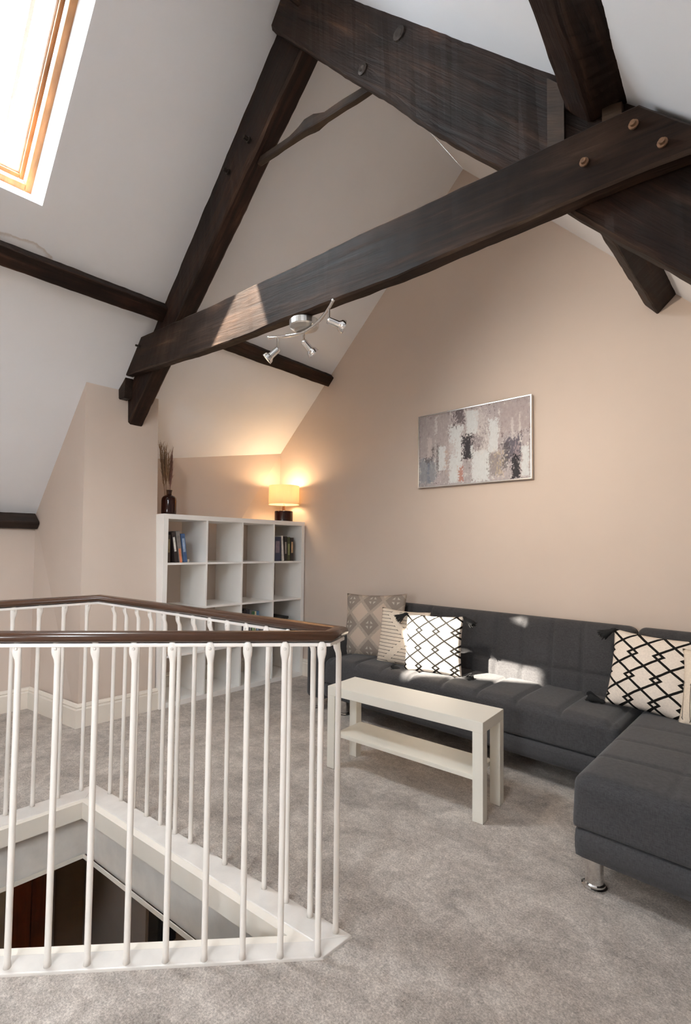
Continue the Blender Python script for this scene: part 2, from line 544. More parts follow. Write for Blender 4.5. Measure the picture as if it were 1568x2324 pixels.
# ------------------------------------------------------------------ the setting: floor, walls, ceiling
OUT = [(0.87, -0.80), (2.445, -0.621), (2.44, -0.745), (0.87, -2.535)]
INN = [(0.975, -0.885), (2.375, -0.724), (0.98, -2.298)]
floor_poly = [(-0.85, RY), (KR, RY), (KR, GY), (-0.85, GY)]
g = tess(floor_poly, [OUT], lambda a, b: (a, b, 0.0))
mk('floor', g, 'carpet', kind='structure')

gable = [(-0.45, 0.0), (KR, 0.0), (KR + .1, ZR(KR) + .1), (APX, ZL(APX) + .1), (-0.70, ZL(-0.70) + .1), (-0.70, 0)]
mk('wall_back', quad(*[(x, GY, z) for x, z in gable]), 'wall_paint', kind='structure')
rw = [(2.6, 1.0), (3.25, 1.0), (3.25, 1.8), (2.6, 1.8)]  # opening for the added rear window
rear = [(-1.3, 0.0), (KR, 0.0), (KR + .1, ZR(KR) + .1), (APX, ZL(APX) + .1), (-1.3, ZL(-1.3) + .1)]
mk('wall_front', tess(rear, [rw], lambda a, b: (a, RY, b)), 'wall_paint', kind='structure')
mk('wall_right', quad((KR, RY, 0), (KR, GY, 0), (KR, GY, ZR(KR)), (KR, RY, ZR(KR))), 'wall_paint', kind='structure')
# knee wall behind the bookcase, pier under the truss, landing knee wall
mk('wall_left', quad((-0.42, 0.0, 0), (-0.42, GY, 0), (-0.393, GY, ZL(-0.393)), (-0.645, 0.0, ZL(-0.645))), 'wall_paint', kind='structure')
PB = [(-0.045, -0.565), (-0.045, 0.015)]          # pier at floor level
pier = ([(-0.045, -0.565, 0), (-0.045, -0.012, 0), (-0.178, 0.02, ZL(-0.178)), (-0.178, -0.53, ZL(-0.178)),
         (-0.72, -0.67, 0), (-1.16, -0.55, ZL(-1.16)), (-0.70, -0.012, 0), (-0.70, 0.02, ZL(-0.70))],
        [(0, 1, 2, 3), (0, 3, 5, 4), (1, 6, 7, 2)])
mk('wall_pier', pier, 'wall_paint', kind='structure')
mk('wall_left_landing', quad((-0.72, -0.67, 0), (-1.16, -0.55, ZL(-1.16)), (-1.16, RY, ZL(-1.16)), (-0.72, RY, 0)), 'wall_paint', kind='structure')

# left slope with two roof windows, in slope coordinates (s from x=0 along the slope, y)
def SP(s, y, e=0.0):
    """point on the left slope; e = distance outwards through the roof"""
    p = Vector((0, 0, 2.554)) + SL * s - NL * e
    return Vector((p.x, y, p.z))
S0 = 0.548 / 0.731
WINS = [(S0, S0 + 1.02, -1.78, -1.05)]
sa, sb = -1.25 / 0.731, APX / 0.731
holes = [[(a, c), (b, c), (b, d), (a, d)] for a, b, c, d in WINS]
mk('ceiling_left', tess([(sa, RY), (sb, RY), (sb, GY), (sa, GY)], holes, lambda s, y: SP(s, y)), 'ceiling_paint', kind='structure')
def SQ(s, y, e=0.0):
    """point on the right slope, s from the ridge down"""
    p = Vector((APX, 0, ZR(APX))) + SR * s - NR * e
    return Vector((p.x, y, p.z))
ADDED_RWINS = [(1.7, 2.6, -3.4, -2.7)]  # roof window added out of view to bring in more daylight
mk('ceiling_right', tess([(0, RY), ((KR + .05 - APX) / .678, RY), ((KR + .05 - APX) / .678, GY), (0, GY)], [[(a, c), (b, c), (b, d), (a, d)] for a, b, c, d in ADDED_RWINS], lambda q, y: SQ(q, y)), 'ceiling_paint', kind='structure')
for wi, (a, b, c, d) in enumerate(ADDED_RWINS):
    w = thing('window_%d' % (wi + 4), SQ(a, (c + d) / 2), 'added unseen roof window in the right slope above the landing' if wi == 0 else 'added unseen roof window in the right slope by the rear wall', 'window'); w['kind'] = 'structure'
    E = .12
    rv = join(*[quad(SQ(*p), SQ(*q), SQ(*q, E), SQ(*p, E)) for p, q in (((a, c), (b, c)), ((b, c), (b, d)), ((b, d), (a, d)), ((a, d), (a, c)))])
    mk('window_lining', rv, 'ceiling_paint', w)
    MQ = frame(SQ(a, c), SR, -NR)
    for (a0, a1, y0, y1) in ((a, b, d - .06, d), (a, b, c, c + .06), (a, a + .06, c + .06, d - .06), (b - .06, b, c + .06, d - .06)):
        v = [tuple(SQ(p, y, e)) for e in (E, E + .09) for y in (y0, y1) for p in (a0, a1)]
        mk('window_frame', (v, box(0, 1, 0, 1, 0, 1)[1]), 'pine', w, M=MQ, bevel=.004)
    mk('window_pane', quad(SQ(a + .06, c + .06, E + .06), SQ(b - .06, c + .06, E + .06), SQ(b - .06, d - .06, E + .06), SQ(a + .06, d - .06, E + .06)), 'window_glass', w)
    pl = bpy.data.lights.new('daylight_portal', 'AREA'); pl.shape = 'RECTANGLE'; pl.size = b - a + .3; pl.size_y = d - c + .3; pl.cycles.is_portal = True
    po = bpy.data.objects.new('daylight_portal', pl); COL.objects.link(po); po.matrix_basis = frame(SQ((a + b) / 2, (c + d) / 2, .3), SR, -NR)

def bar_sy(a0, a1, y0, y1, e0, e1):
    v = [tuple(SP(s, y, e)) for e in (e0, e1) for y in (y0, y1) for s in (a0, a1)]
    return v, [(0, 2, 3, 1), (4, 5, 7, 6), (0, 1, 5, 4), (2, 6, 7, 3), (0, 4, 6, 2), (1, 3, 7, 5)]

MF = frame(SP(S0, -1.4), SL, -NL)
for wi, (a, b, c, d) in enumerate(WINS):
    E = 0.12; k = 0.036; hb = 0.10           # reveal depth, splay of the sides, splay of the head
    i0, i1, j0, j1 = a, b - hb, c + k, d - k
    rv = join(quad(SP(a, d), SP(b, d), SP(i1, j1, E), SP(i0, j1, E)), quad(SP(a, c), SP(b, c), SP(i1, j0, E), SP(i0, j0, E)),
              quad(SP(a, c), SP(a, d), SP(i0, j1, E), SP(i0, j0, E)), quad(SP(b, c), SP(b, d), SP(i1, j1, E), SP(i1, j0, E)))
    w = thing('window_%d' % (wi + 1), SP(a, (c + d) / 2), 'pine framed roof window in the sloping ceiling' if wi == 0 else 'second roof window further along the same slope', 'window')
    w['kind'] = 'structure'
    mk('window_lining', rv, 'ceiling_paint', w)
    fw = 0.036
    def ringbars(nm, mat, y0, y1, s0, s1, wd, e0, e1):
        for q in (bar_sy(s0, s1, y1 - wd, y1, e0, e1), bar_sy(s0, s1, y0, y0 + wd, e0, e1), bar_sy(s0, s0 + wd, y0 + wd, y1 - wd, e0, e1), bar_sy(s1 - wd, s1, y0 + wd, y1 - wd, e0, e1)):
            mk(nm, q, mat, w, M=MF, bevel=0.004)
    ringbars('window_frame', 'pine', j0 - .004, j1 + .004, i0 - .004, i1 + .004, fw, E, E + 0.09)
    ringbars('window_sash', 'pine', j0 + fw + .004, j1 - fw - .004, i0 + fw + .004, i1 - fw - .004, 0.022, E + 0.03, E + 0.10)
    q0 = fw + 0.026
    ringbars('glazing_bead', 'white_gloss', j0 + q0, j1 - q0, i0 + q0, i1 - q0, 0.012, E + 0.045, E + 0.10)
    gy0, gy1, gs0, gs1 = j0 + q0 + .012, j1 - q0 - .012, i0 + q0 + .012, i1 - q0 - .012
    mk('glazing_bar', bar_sy(gs0, gs1, gy1 - 0.085, gy1 - 0.067, E + 0.075, E + 0.085), 'white_gloss', w)
    mk('window_pane', quad(SP(gs0, gy0, E + .08), SP(gs1, gy0, E + .08), SP(gs1, gy1, E + .08), SP(gs0, gy1, E + .08)), 'window_glass', w)
    pl = bpy.data.lights.new('daylight_portal', 'AREA'); pl.shape = 'RECTANGLE'
    pl.size = b - a + 0.3; pl.size_y = d - c + 0.3
    pl.cycles.is_portal = True
    po = bpy.data.objects.new('daylight_portal', pl)
    zdir = -NL; M = frame(SP((a + b) / 2, (c + d) / 2, 0.30), SL, zdir)
    COL.objects.link(po); po.matrix_basis = M
w = thing('window_3', (2.3, RY, 0.85), 'added unseen white framed window in the wall behind the viewer', 'window'); w['kind'] = 'structure'  # added behind the camera to raise the room's brightness
wx0, wx1, wz0, wz1 = rw[0][0], rw[1][0], rw[0][1], rw[2][1]
for q in (box(wx0, wx1, RY - .1, RY - .03, wz0, wz0 + .07), box(wx0, wx1, RY - .1, RY - .03, wz1 - .07, wz1), box(wx0, wx0 + .07, RY - .1, RY - .03, wz0 + .07, wz1 - .07), box(wx1 - .07, wx1, RY - .1, RY - .03, wz0 + .07, wz1 - .07), box((wx0 + wx1) / 2 - .03, (wx0 + wx1) / 2 + .03, RY - .1, RY - .03, wz0 + .07, wz1 - .07)):
    mk('window_frame', q, 'white_gloss', w, bevel=0.004)
mk('window_pane', quad((wx0 + .07, RY - .06, wz0 + .07), (wx1 - .07, RY - .06, wz0 + .07), (wx1 - .07, RY - .06, wz1 - .07), (wx0 + .07, RY - .06, wz1 - .07)), 'window_glass', w)
mk('window_sill', box(wx0 - .07, wx1 + .07, RY - .03, RY + .09, wz0 - .035, wz0), 'white_gloss', w, bevel=0.004)
pl = bpy.data.lights.new('daylight_portal', 'AREA'); pl.shape = 'RECTANGLE'; pl.size = wx1 - wx0 + .1; pl.size_y = wz1 - wz0 + .1; pl.cycles.is_portal = True
po = bpy.data.objects.new('daylight_portal', pl); COL.objects.link(po)
po.matrix_basis = frame(((wx0 + wx1) / 2, RY - .15, (wz0 + wz1) / 2), (1, 0, 0), (0, -1, 0))

# baseboards: stepped profile
BBS = [(0, 0), (0.022, 0), (0.022, 0.118), (0.014, 0.128), (0.018, 0.136), (0.010, 0.152), (0, 0.156)]
def baseboard(name, path):
    mk(name, sweep(path, [(-o, z) for o, z in BBS], False), 'cream_gloss', kind='structure')
baseboard('baseboard_pier', [(-0.72, -0.67), (-0.043, -0.567), (-0.043, -0.010), (-0.10, -0.010)])
baseboard('baseboard_left', [(-0.72, RY), (-0.72, -0.672)])
baseboard('baseboard_knee', [(-0.42, 0.0), (-0.42, GY)])
baseboard('baseboard_back', [(-0.42, GY), (KR, GY)])
baseboard('baseboard_right', [(KR, GY), (KR, RY)])

# stairwell edge: three painted boards, moulding, fascia walls
def board(name, a, b, c, d):
    z0, z1 = -0.02, 0.010
    v = [(*p, z) for z in (z0, z1) for p in (a, b, c, d)]
    f = [(0, 3, 2, 1), (4, 5, 6, 7), (0, 1, 5, 4), (1, 2, 6, 5), (2, 3, 7, 6), (3, 0, 4, 7)]
    mk(name, (v, f), 'white_gloss_worn', kind='structure', bevel=0.003)
board('trim_1', OUT[3], OUT[0], INN[0], INN[2])
board('trim_2', OUT[0], OUT[1], INN[1], INN[0])
mk('trim_3', ([(*p, z) for z in (-0.02, 0.0095) for p in (OUT[1], OUT[2], OUT[3], INN[2], INN[1])],
              [(4, 3, 2, 1, 0), (5, 6, 7, 8, 9), (0, 1, 6, 5), (1, 2, 7, 6), (2, 3, 8, 7), (3, 4, 9, 8), (4, 0, 5, 9)]), 'white_gloss_worn', kind='structure', bevel=0.003)
inn_path = [INN[0], INN[1], INN[2]]
mk('trim_4', sweep(inn_path, [(0.012, 0.006), (0.012, -0.018), (-0.006, -0.026), (-0.012, -0.040), (0.006, -0.050), (0.006, -0.064), (-0.012, -0.070), (-0.03, -0.070), (-0.03, 0.006)][::-1], True), 'cream_gloss', kind='structure')
mk('trim_5', sweep(inn_path, [(-0.012, -0.268), (-0.006, -0.268), (-0.006, -0.25), (-0.012, -0.248)][::-1], True), 'cream_gloss', kind='structure')
FZ = -0.268
def fas(name, p, q):
    d = (Vector(q) - Vector(p)).normalized(); n = Vector((-d.y, d.x)) * -0.012   # stand a little behind the board edge
    p, q = Vector(p) + n, Vector(q) + n
    mk(name, quad((p.x, p.y, -0.02), (q.x, q.y, -0.02), (q.x, q.y, FZ), (p.x, p.y, FZ)), 'white_gloss_worn', kind='structure')
def off(p, q):
    return p, q
# corners of the fascia ring (inner outline moved outwards by 12 mm)
FR = [(0.962, -0.8985 + 0.027), (2.402, -0.709), (0.968, -2.33)]
for i in range(3):
    p, q = FR[i], FR[(i + 1) % 3]
    mk('wall_stairwell_%s' % ('gable', 'landing', 'knee')[i], quad((*p, -0.02), (*q, -0.02), (*q, FZ), (*p, FZ)), 'white_gloss_worn', kind='structure')
# hall below
lz = -2.75
HX, HY = 0.20, -0.553
mk('ceiling_hall', tess([(HX, -3.6), (3.6, -3.6), (3.6, HY), (HX, HY)], [FR], lambda a, b: (a, b, FZ)), 'hall_grey', kind='structure')
mk('wall_hall_door', quad((HX, -3.6, lz), (HX, HY, lz), (HX, HY, FZ), (HX, -3.6, FZ)), 'hall_dark', kind='structure')
mk('wall_hall_back', quad((HX, HY, lz), (3.6, HY, lz), (3.6, HY, FZ), (HX, HY, FZ)), 'hall_grey', kind='structure')
mk('wall_hall_right', quad((3.6, HY, lz), (3.6, -3.6, lz), (3.6, -3.6, FZ), (3.6, HY, FZ)), 'hall_grey', kind='structure')
mk('wall_hall_front', quad((HX, -3.6, lz), (3.6, -3.6, lz), (3.6, -3.6, FZ), (HX, -3.6, FZ)), 'hall_grey', kind='structure')
mk('floor_hall', quad((HX, -3.6, lz), (3.6, -3.6, lz), (3.6, HY, lz), (HX, HY, lz)), 'hall_carpet', kind='structure')
dr = thing('door_1', (HX, -1.2, lz), 'dark reddish brown wooden door in the hall below', 'door'); dr['kind'] = 'structure'
Md = frame((HX, -1.2, lz), (0, 0, 1), (1, 0, 0))
mk('door_panel', box(HX + .003, HX + .022, -1.01, -0.888, lz, -0.52), 'door_wood', dr, M=Md)
mk('door_panel', box(HX + .003, HX + .028, -0.884, -0.802, lz, -0.52), 'door_wood', dr, M=Md)
mk('door_frame', box(HX + .002, HX + .04, -1.07, -1.012, lz, -0.46), 'cream_gloss', dr, bevel=.003)
mk('door_frame', box(HX + .002, HX + .035, -0.80, -0.762, lz, -0.46), 'hall_grey', dr, bevel=.003)
mk('trim_6', box(HX + .002, HX + .02, -0.583, HY - .002, lz, FZ), 'hall_grey', kind='structure')
mk('trim_7', box(0.985, 1.005, HY - .014, HY - .001, lz, FZ), 'hall_dark', kind='structure')
mk('trim_8', box(1.03, 3.59, HY - .012, HY - .001, lz, FZ), 'hall_dark', kind='structure')
sp = thing('wall_box', (1.2, HY - .05, -0.7), 'small black box hanging on the wall of the hall below', 'box')
mk('box_body', box(1.14, 1.24, HY - .08, HY - .013, -0.74, -0.45), 'black_plastic', sp, bevel=.004)
mk('box_lid', box(1.243, 1.29, HY - .07, HY - .013, -0.655, -0.45), 'black_plastic', sp, bevel=.004)

hl = thing('added_hall_lamp', (2.3, -2.2, FZ), 'added unseen round ceiling lamp brightening the hall below the stairwell', 'ceiling light')  # lamp added out of view so the hall is not too dark
mk('added_lamp_plate', lathe((2.3, -2.2, FZ - .02), [(.07, 0), (.07, .018), (.001, .019)], 20), 'white_gloss', hl)
mk('added_lamp_globe', lathe((2.3, -2.2, FZ - .2), [(.001, 0), (.05, .01), (.085, .06), (.09, .1), (.07, .16), (.04, .178)], 20), 'lamp_shade_fabric', hl, smooth=True)
pd = bpy.data.lights.new('added_hall_light', 'POINT'); pd.energy = 200; pd.color = (1.0, 0.8, 0.6); pd.shadow_soft_size = 0.06
po = bpy.data.objects.new('added_hall_light', pd); COL.objects.link(po); po.location = (2.3, -2.2, FZ - .11)

# ------------------------------------------------------------------ roof timbers
YF, YB = -0.225, -0.115
def sec(xu, zu, xl, zl, yf, yb):
    return [(xu, yf, zu), (xl, yf, zl), (xl, yb, zl), (xu, yb, zu)]
def low(x): return 2.282 + 0.86 * x
lr = hewn('principal_rafter', [sec(-0.50, ZL(-0.50) + .01, -0.50, low(-0.50), YF, YB), sec(0.3, ZL(0.3) + .01, 0.3, low(0.3), YF, YB),
      sec(1.0, ZL(1.0) + .01, 1.0, low(1.0) - .01, YF, YB), sec(1.60, ZL(1.60) + .01, 1.80, 3.82, YF, YB)], 'dark_oak',
      'dark old oak rafter sloping up from the plaster pier to the roof apex', jit=0.007)
def rrs(x, bot): return sec(x, ZR(x) + .01, x, bot, -0.285, -0.227)
rr = hewn('principal_rafter', [sec(1.665, 4.105, 1.535, 3.940, -0.285, -0.227), rrs(1.83, 3.60), rrs(2.27, 3.10), rrs(2.52, 2.80), rrs(2.77, 2.528), rrs(3.12, 2.128), rrs(3.75, 1.47)], 'dark_oak',
      'wide dark plank rafter with knots sloping down from the apex behind the collar beam', jit=0.007)
cb = hewn('collar_beam', [sec(0.013, 2.711, -0.234, 2.492, -0.287, -0.227), sec(1.10, 2.612, 1.08, 2.360, -0.307, -0.245), sec(2.41, 2.508, 2.39, 2.272, -0.333, -0.272),
      sec(3.197, 2.442, 3.15, 2.252, -0.345, -0.287), sec(3.305, 2.325, 3.30, 2.243, -0.347, -0.289), sec(3.39, 2.235, 3.39, 2.228, -0.348, -0.290)], 'collar_oak',
      'long brown collar beam crossing the roof space, sunlit near its lower end', jit=0.004, chamfer=0.009)

def purlin(name, prof0, prof1, y0, y1, label, mid=None, mat='dark_oak'):
    """prof: 4 (x,z) corners"""
    secs = [[(x, y0, z) for x, z in prof0]]
    if mid: secs.append([(x, mid[0], z) for x, z in mid[1]])
    secs.append([(x, y1, z) for x, z in prof1])
    return hewn(name, secs, mat, label, jit=0.006, chamfer=0.006, group='purlins along the roof slopes')
def lprof(xc, t, wd):
    p = Vector((xc, 0, ZL(xc)))
    c = [p - NL * .01, p + NL * t, p + NL * t - SL * wd, p - NL * .01 - SL * wd]
    return [(q.x, q.z) for q in c]
purlin('purlin', lprof(0.36, 0.075, 0.112), lprof(0.36, 0.075, 0.108), RY, -0.227, 'dark purlin running along the left slope below the roof window')
purlin('purlin', lprof(0.333, 0.055, 0.115), lprof(0.315, 0.055, 0.10), -0.113, GY - .002, 'dark purlin stub between the left rafter and the gable wall')
def poly_r(L, C, R):
    Lt = (L[0] + 0.735 * (ZR(L[0]) - L[1]) * .678, 0)
    Lt = (Lt[0], ZR(Lt[0]) + .01)
    return [Lt, L, C, (R[0], R[1] + .01)]
purlin('purlin', poly_r((2.992, 2.585), (3.060, 2.505), (3.167, 2.497)), poly_r((3.06, 2.545), (3.112, 2.505), (3.235, 2.421)), -0.288, -2.4,
       'dark purlin on the right slope meeting the rafter above the collar beam end', mid=(-0.69, poly_r((3.035, 2.573), (3.085, 2.533), (3.213, 2.445))))
purlin('purlin', poly_r((2.86, 2.66), (2.92, 2.585), (3.012, 2.664)), poly_r((2.843, 2.671), (2.905, 2.595), (3.0, 2.677)), -0.225, GY - .002,
       'dark purlin stub between the plank rafter and the gable wall, square sawn end')
hewn('wall_plate', [[(-1.16, y, ZL(-1.16) + .012), (-1.02, y, 1.40), (-1.08, y, 1.345), (-1.20, y, 1.36)] for y in (RY, -2.4, -0.556)], 'weathered',
     'low dark wall plate beam ending at the plaster pier', jit=0.006)

# crooked brace
def brace():
    # in the truss plane between the two rafters, with a knuckle half way
    a = Vector((1.36, -0.165, 3.405)); b = Vector((2.25, -0.175, 3.285))
    secs = []
    for t, dz, w, h in ((-.1, 0, .018, .018), (.1, 0, .018, .018), (.25, .004, .018, .019), (.33, .014, .02, .023), (.39, .020, .024, .030), (.46, .014, .024, .030), (.54, .006, .018, .020), (.75, .002, .018, .019), (1.0, 0, .018, .019)):
        c = a.lerp(b, t) + Vector((0, 0, dz))
        secs.append([(c.x, c.y - w, c.z + h), (c.x, c.y - w, c.z - h), (c.x, c.y + w, c.z - h), (c.x, c.y + w, c.z + h)])
    return secs
hewn('crooked_brace', brace(), 'weathered', 'thin crooked weathered brace with a knuckle between the two rafters', jit=0.005, step=0.05, chamfer=0.008)
hewn('packing_block', [[(2.942, -0.303, 2.715), (2.942, -0.303, 2.46), (2.942, -0.287, 2.46), (2.942, -0.287, 2.715)], [(2.992, -0.303, 2.655), (2.992, -0.303, 2.46), (2.992, -0.287, 2.46), (2.992, -0.287, 2.655)]],
     'light_wood', 'pale sawn wood packing block fixed to the plank rafter beside the purlin', jit=0.001, chamfer=0.003, cat='wood block')
hewn('packing_wedge', [[(-0.19, -0.30, 2.50), (-0.19, -0.30, 2.315), (-0.19, -0.227, 2.315), (-0.19, -0.227, 2.50)], [(-0.09, -0.285, 2.505), (-0.11, -0.285, 2.315), (-0.11, -0.227, 2.315), (-0.09, -0.227, 2.505)]],
     'weathered', 'small brown wood wedge under the lower end of the collar beam', jit=0.003, chamfer=0.01, cat='wood block')
hewn('packing_offcut', [[(3.10, -0.315, 2.515), (3.10, -0.315, 2.44), (3.10, -0.288, 2.44), (3.10, -0.288, 2.515)], [(3.15, -0.315, 2.50), (3.15, -0.315, 2.44), (3.15, -0.288, 2.44), (3.15, -0.288, 2.50)]],
     'light_wood', 'small brown offcut of wood wedged behind the top end of the collar beam', jit=0.002, chamfer=0.006, cat='wood block')

def bolt(parent, c, r, mat, nm='bolt', h=0.014):
    c = Vector(c)
    o = mk(nm, join(lathe(c, [(r, 0), (r, -h * .35), (r * .62, -h * .4), (r * .58, -h), (0.001, -h)], 12, (0, 1, 0))), mat, parent, M=WM[parent.name])
    return o
for c in [(3.186, -0.349, 2.384), (3.251, -0.351, 2.295), (3.061, -0.346, 2.349)]:
    bolt(cb, c, 0.0125, 'rust_iron')
for c in ((0.05, -0.291, 2.63), (0.135, -0.292, 2.632), (-0.045, -0.290, 2.545)):
    bolt(cb, c, 0.012, 'old_iron', h=0.03)
for c in ((1.30, -0.232, 3.50), (1.105, -0.232, 3.42)):
    bolt(lr, c, 0.017, 'old_iron', 'peg', 0.04)
mk('peg', cyl((1.76, -0.28, 3.90), (1.72, -0.36, 3.935), 0.016, 0.013, 8), 'dark_oak', rr, M=WM[rr.name])
for c, r in (((2.36, -0.287, 3.30), 0.03), ((2.17, -0.287, 3.28), 0.026)):
    mk('knot', lathe(c, [(r, 0.004), (r * .9, -0.004), (r * .5, -0.007), (0.001, -0.005)], 12, (0, 1, 0)), 'old_iron', rr, M=WM[rr.name])

# ------------------------------------------------------------------ balustrade
bal = thing('balustrade', (1.6, -1.0, 0.01), 'white metal stair balustrade with brown plastic handrail round the stairwell', 'balustrade')
RP = [(0.893, -2.50), (0.893, -0.815), (2.395, -0.640), (2.432, -0.735), (0.905, -2.47)]
RAILZ = 0.955
RS = []
for k in range(14):
    a = 2 * math.pi * k / 14
    RS.append((0.0245 * math.copysign(abs(math.cos(a)) ** 0.8, math.cos(a)), RAILZ + 0.0155 * math.sin(a) + (0.003 if math.sin(a) > 0 else 0)))
mk('handrail', sweep(RP, RS, False), 'rail_brown', bal, smooth=True)
mk('rail_bar', sweep(RP, [(-0.0145, 0.928), (0.0145, 0.928), (0.0145, 0.939), (-0.0145, 0.939)], False), 'white_gloss', bal, bevel=0.002)
def baluster_geo(side):
    # local: base at origin, pad offset towards +y
    r = 0.0092; offy = 0.0
    pts = [(0, 0, 0), (0, 0, .02), (0, 0, .45), (0, 0, .868), (0, 0.002, .880), (0, 0.010, .896), (0, 0.012, .905)]
    secs = []
    dims = [(r * 1.15, r * 1.15), (r, r), (r, r), (r, r), (r * 1.12, r * .85), (.0135, .006), (.0142, .005), (.0142, .005), (.012, .005), (.006, .004)]
    pts += [(0, 0.012, .918), (0, 0.012, .928), (0, 0.012, .9345)]
    for p, (a, b) in zip(pts, dims):
        secs.append([(p[0] + a * math.cos(2 * math.pi * k / 12), p[1] + b * math.sin(2 * math.pi * k / 12), p[2]) for k in range(12)])
    return loft(secs)
_bm = None; _bb = None
def baluster(x, y, ang):
    global _bm, _bb
    M = Matrix.Translation((x, y, 0.009)) @ Matrix.Rotation(ang, 4, 'Z')
    if _bm is None:
        o = mk('baluster', xf(baluster_geo(1), M), 'white_gloss', bal, M=M, smooth=True)
        _bm = o.data
        MB_ = M @ Matrix.Translation((0, 0.0165, 0.914))
        b = mk('bolt', xf(lathe((0, 0, 0), [(.0048, 0), (.0045, .003), (.002, .0042), (.0005, .0042)], 8, (0, 1, 0)), MB_), 'white_gloss_worn', o, M=MB_)
        _bb = b.data
    else:
        o = bpy.data.objects.new('baluster', _bm); link(o, bal, M)
        b = bpy.data.objects.new('bolt', _bb); link(b, o, M @ Matrix.Translation((0, 0.0165, 0.914)))
for k in range(-6, 9):                        # side facing the room corner
    t = k / 8
    x, y = 1.822 + t * (2.424 - 1.822), -1.416 + t * (-0.752 + 1.416)
    baluster(x, y, math.radians(48 - 180))
for k in range(14):
    x, y = 1.017 + 0.1065 * k, -0.788 + 0.0107 * k
    baluster(x, y, math.radians(180 + 6.5))
for k in range(14):
    baluster(0.888, -0.876 - 0.1085 * k, math.radians(-90))

# ------------------------------------------------------------------ bookcase
bk = thing('bookcase', (-0.195, 0.735, 0), 'white open cube bookcase of sixteen compartments against the low wall', 'bookcase')
BX0, BX1 = -0.392, 0.0
def panel(nm, *b): return mk(nm, box(*b), 'laminate_white', bk, bevel=0.0012)
panel('side_panel', BX0, BX1, 0, .038, .0, 1.432); panel('side_panel', BX0, BX1, 1.432, 1.47, 0, 1.432)
panel('top_panel', BX0, BX1, 0, 1.47, 1.432, 1.47); panel('bottom_panel', BX0, BX1, .038, 1.432, 0, .038)
CW = (1.394 - 3 * .016) / 4
SHZ = [0.038 + (k + 1) * CW + k * .016 for k in range(3)]
DVY = [0.038 + (k + 1) * CW + k * .016 for k in range(3)]
for z in SHZ: panel('shelf', BX0, BX1, .038, 1.432, z, z + .016)
for y in DVY:
    zz = [.038] + [z + .016 for z in SHZ]
    for z in zz: panel('divider', BX0, BX1 - .001, y, y + .016, z, z + CW)
def cell(col, row):        # col from the pier, row from the top
    y0 = 0.038 + col * (CW + .016); z0 = 0.038 + (3 - row) * (CW + .016)
    return y0, z0
# books
BOOKMATS = {}
def bookmat(c):
    k = 'book_%02x%02x%02x' % tuple(int(v * 255) for v in c)
    if k not in MAT: plain(k, c, 0.5, var=0.25, nscale=26)
    return k
def book(y, z, th, h, dp, lean, col, label, group, band=None, bandpos=0.62, back=0.03):
    """spine faces +x; y = foot of the spine's left edge; lean in radians towards the pier side"""
    X1 = BX1 - back
    M = Matrix.Translation((X1, y, z)) @ Matrix.Rotation(lean, 4, 'X')
    t = thing('book', None, label, 'book', group, M=M)
    cov = join(box(-dp, 0, 0, .003, 0, h), box(-dp, 0, th - .003, th, 0, h), box(-.003, 0, .003, th - .003, 0, h))
    mk('cover', xf(cov, M), bookmat(col), t, M=M)
    mk('pages', xf(box(-dp + .004, -.004, .003, th - .003, .003, h - .003), M), 'paper', t, M=M)
    if band: mk('title_band', xf(box(0.0002, .0008, th * .22, th * .78, h * (bandpos - .26), h * (bandpos + .22)), M), bookmat(band), t, M=M)
    return t
y0, z0 = cell(0, 0); G = 'books leaning in the top compartment next to the pier'
s1 = z0 + .0005
book(y0 + .012, s1, .024, .215, .15, .0, (.05, .03, .02), 'dark brown book upright against the pier-side end of the bookcase', G, (.25, .2, .1))
book(y0 + .078, s1, .030, .235, .15, .155, (.03, .02, .02), 'black book with white title leaning in the bookcase top row', G, (.75, .72, .68))
book(y0 + .114, s1, .032, .245, .15, .145, (.20, .18, .17), 'grey book with orange foot of spine leaning beside a blue one', G, (.75, .25, .12), .22)
book(y0 + .152, s1, .034, .225, .15, .135, (.06, .12, .26), 'blue book leaning last in the row of the top compartment', G, (.35, .45, .6))
mk('small_candle', lathe((BX1 - .06, y0 + .205, z0), [(.012, 0), (.012, .022), (.009, .026), (.001, .026)], 12), 'paper', label='tiny white candle on the shelf beside the blue book', cat='candle')
y0, z0 = cell(3, 0); G = 'books in the top compartment under the lamp'
s1 = z0 + .0005
book(y0 + .008, s1, .085, .225, .16, .0, (.035, .04, .075), 'thick dark blue book at the start of the row under the lamp', G, (.2, .16, .2), .6, .02)
book(y0 + .118, s1, .024, .235, .15, .085, (.72, .68, .62), 'white spined book leaning in the row under the lamp', G)
book(y0 + .146, s1, .034, .230, .15, .03, (.03, .025, .022), 'black book after the white one in the row under the lamp', G, (.35, .3, .26), .55)
book(y0 + .184, s1, .034, .225, .15, .02, (.07, .075, .035), 'olive green book in the row under the lamp', G, (.3, .32, .14), .5)
book(y0 + .222, s1, .036, .220, .15, .0, (.03, .024, .024), 'black book with orange mark ending the row under the lamp', G, (.6, .4, .22), .6)
y0, z0 = cell(2, 2); G = 'books in the third row compartment behind the handrail'
s1 = z0 + .0005
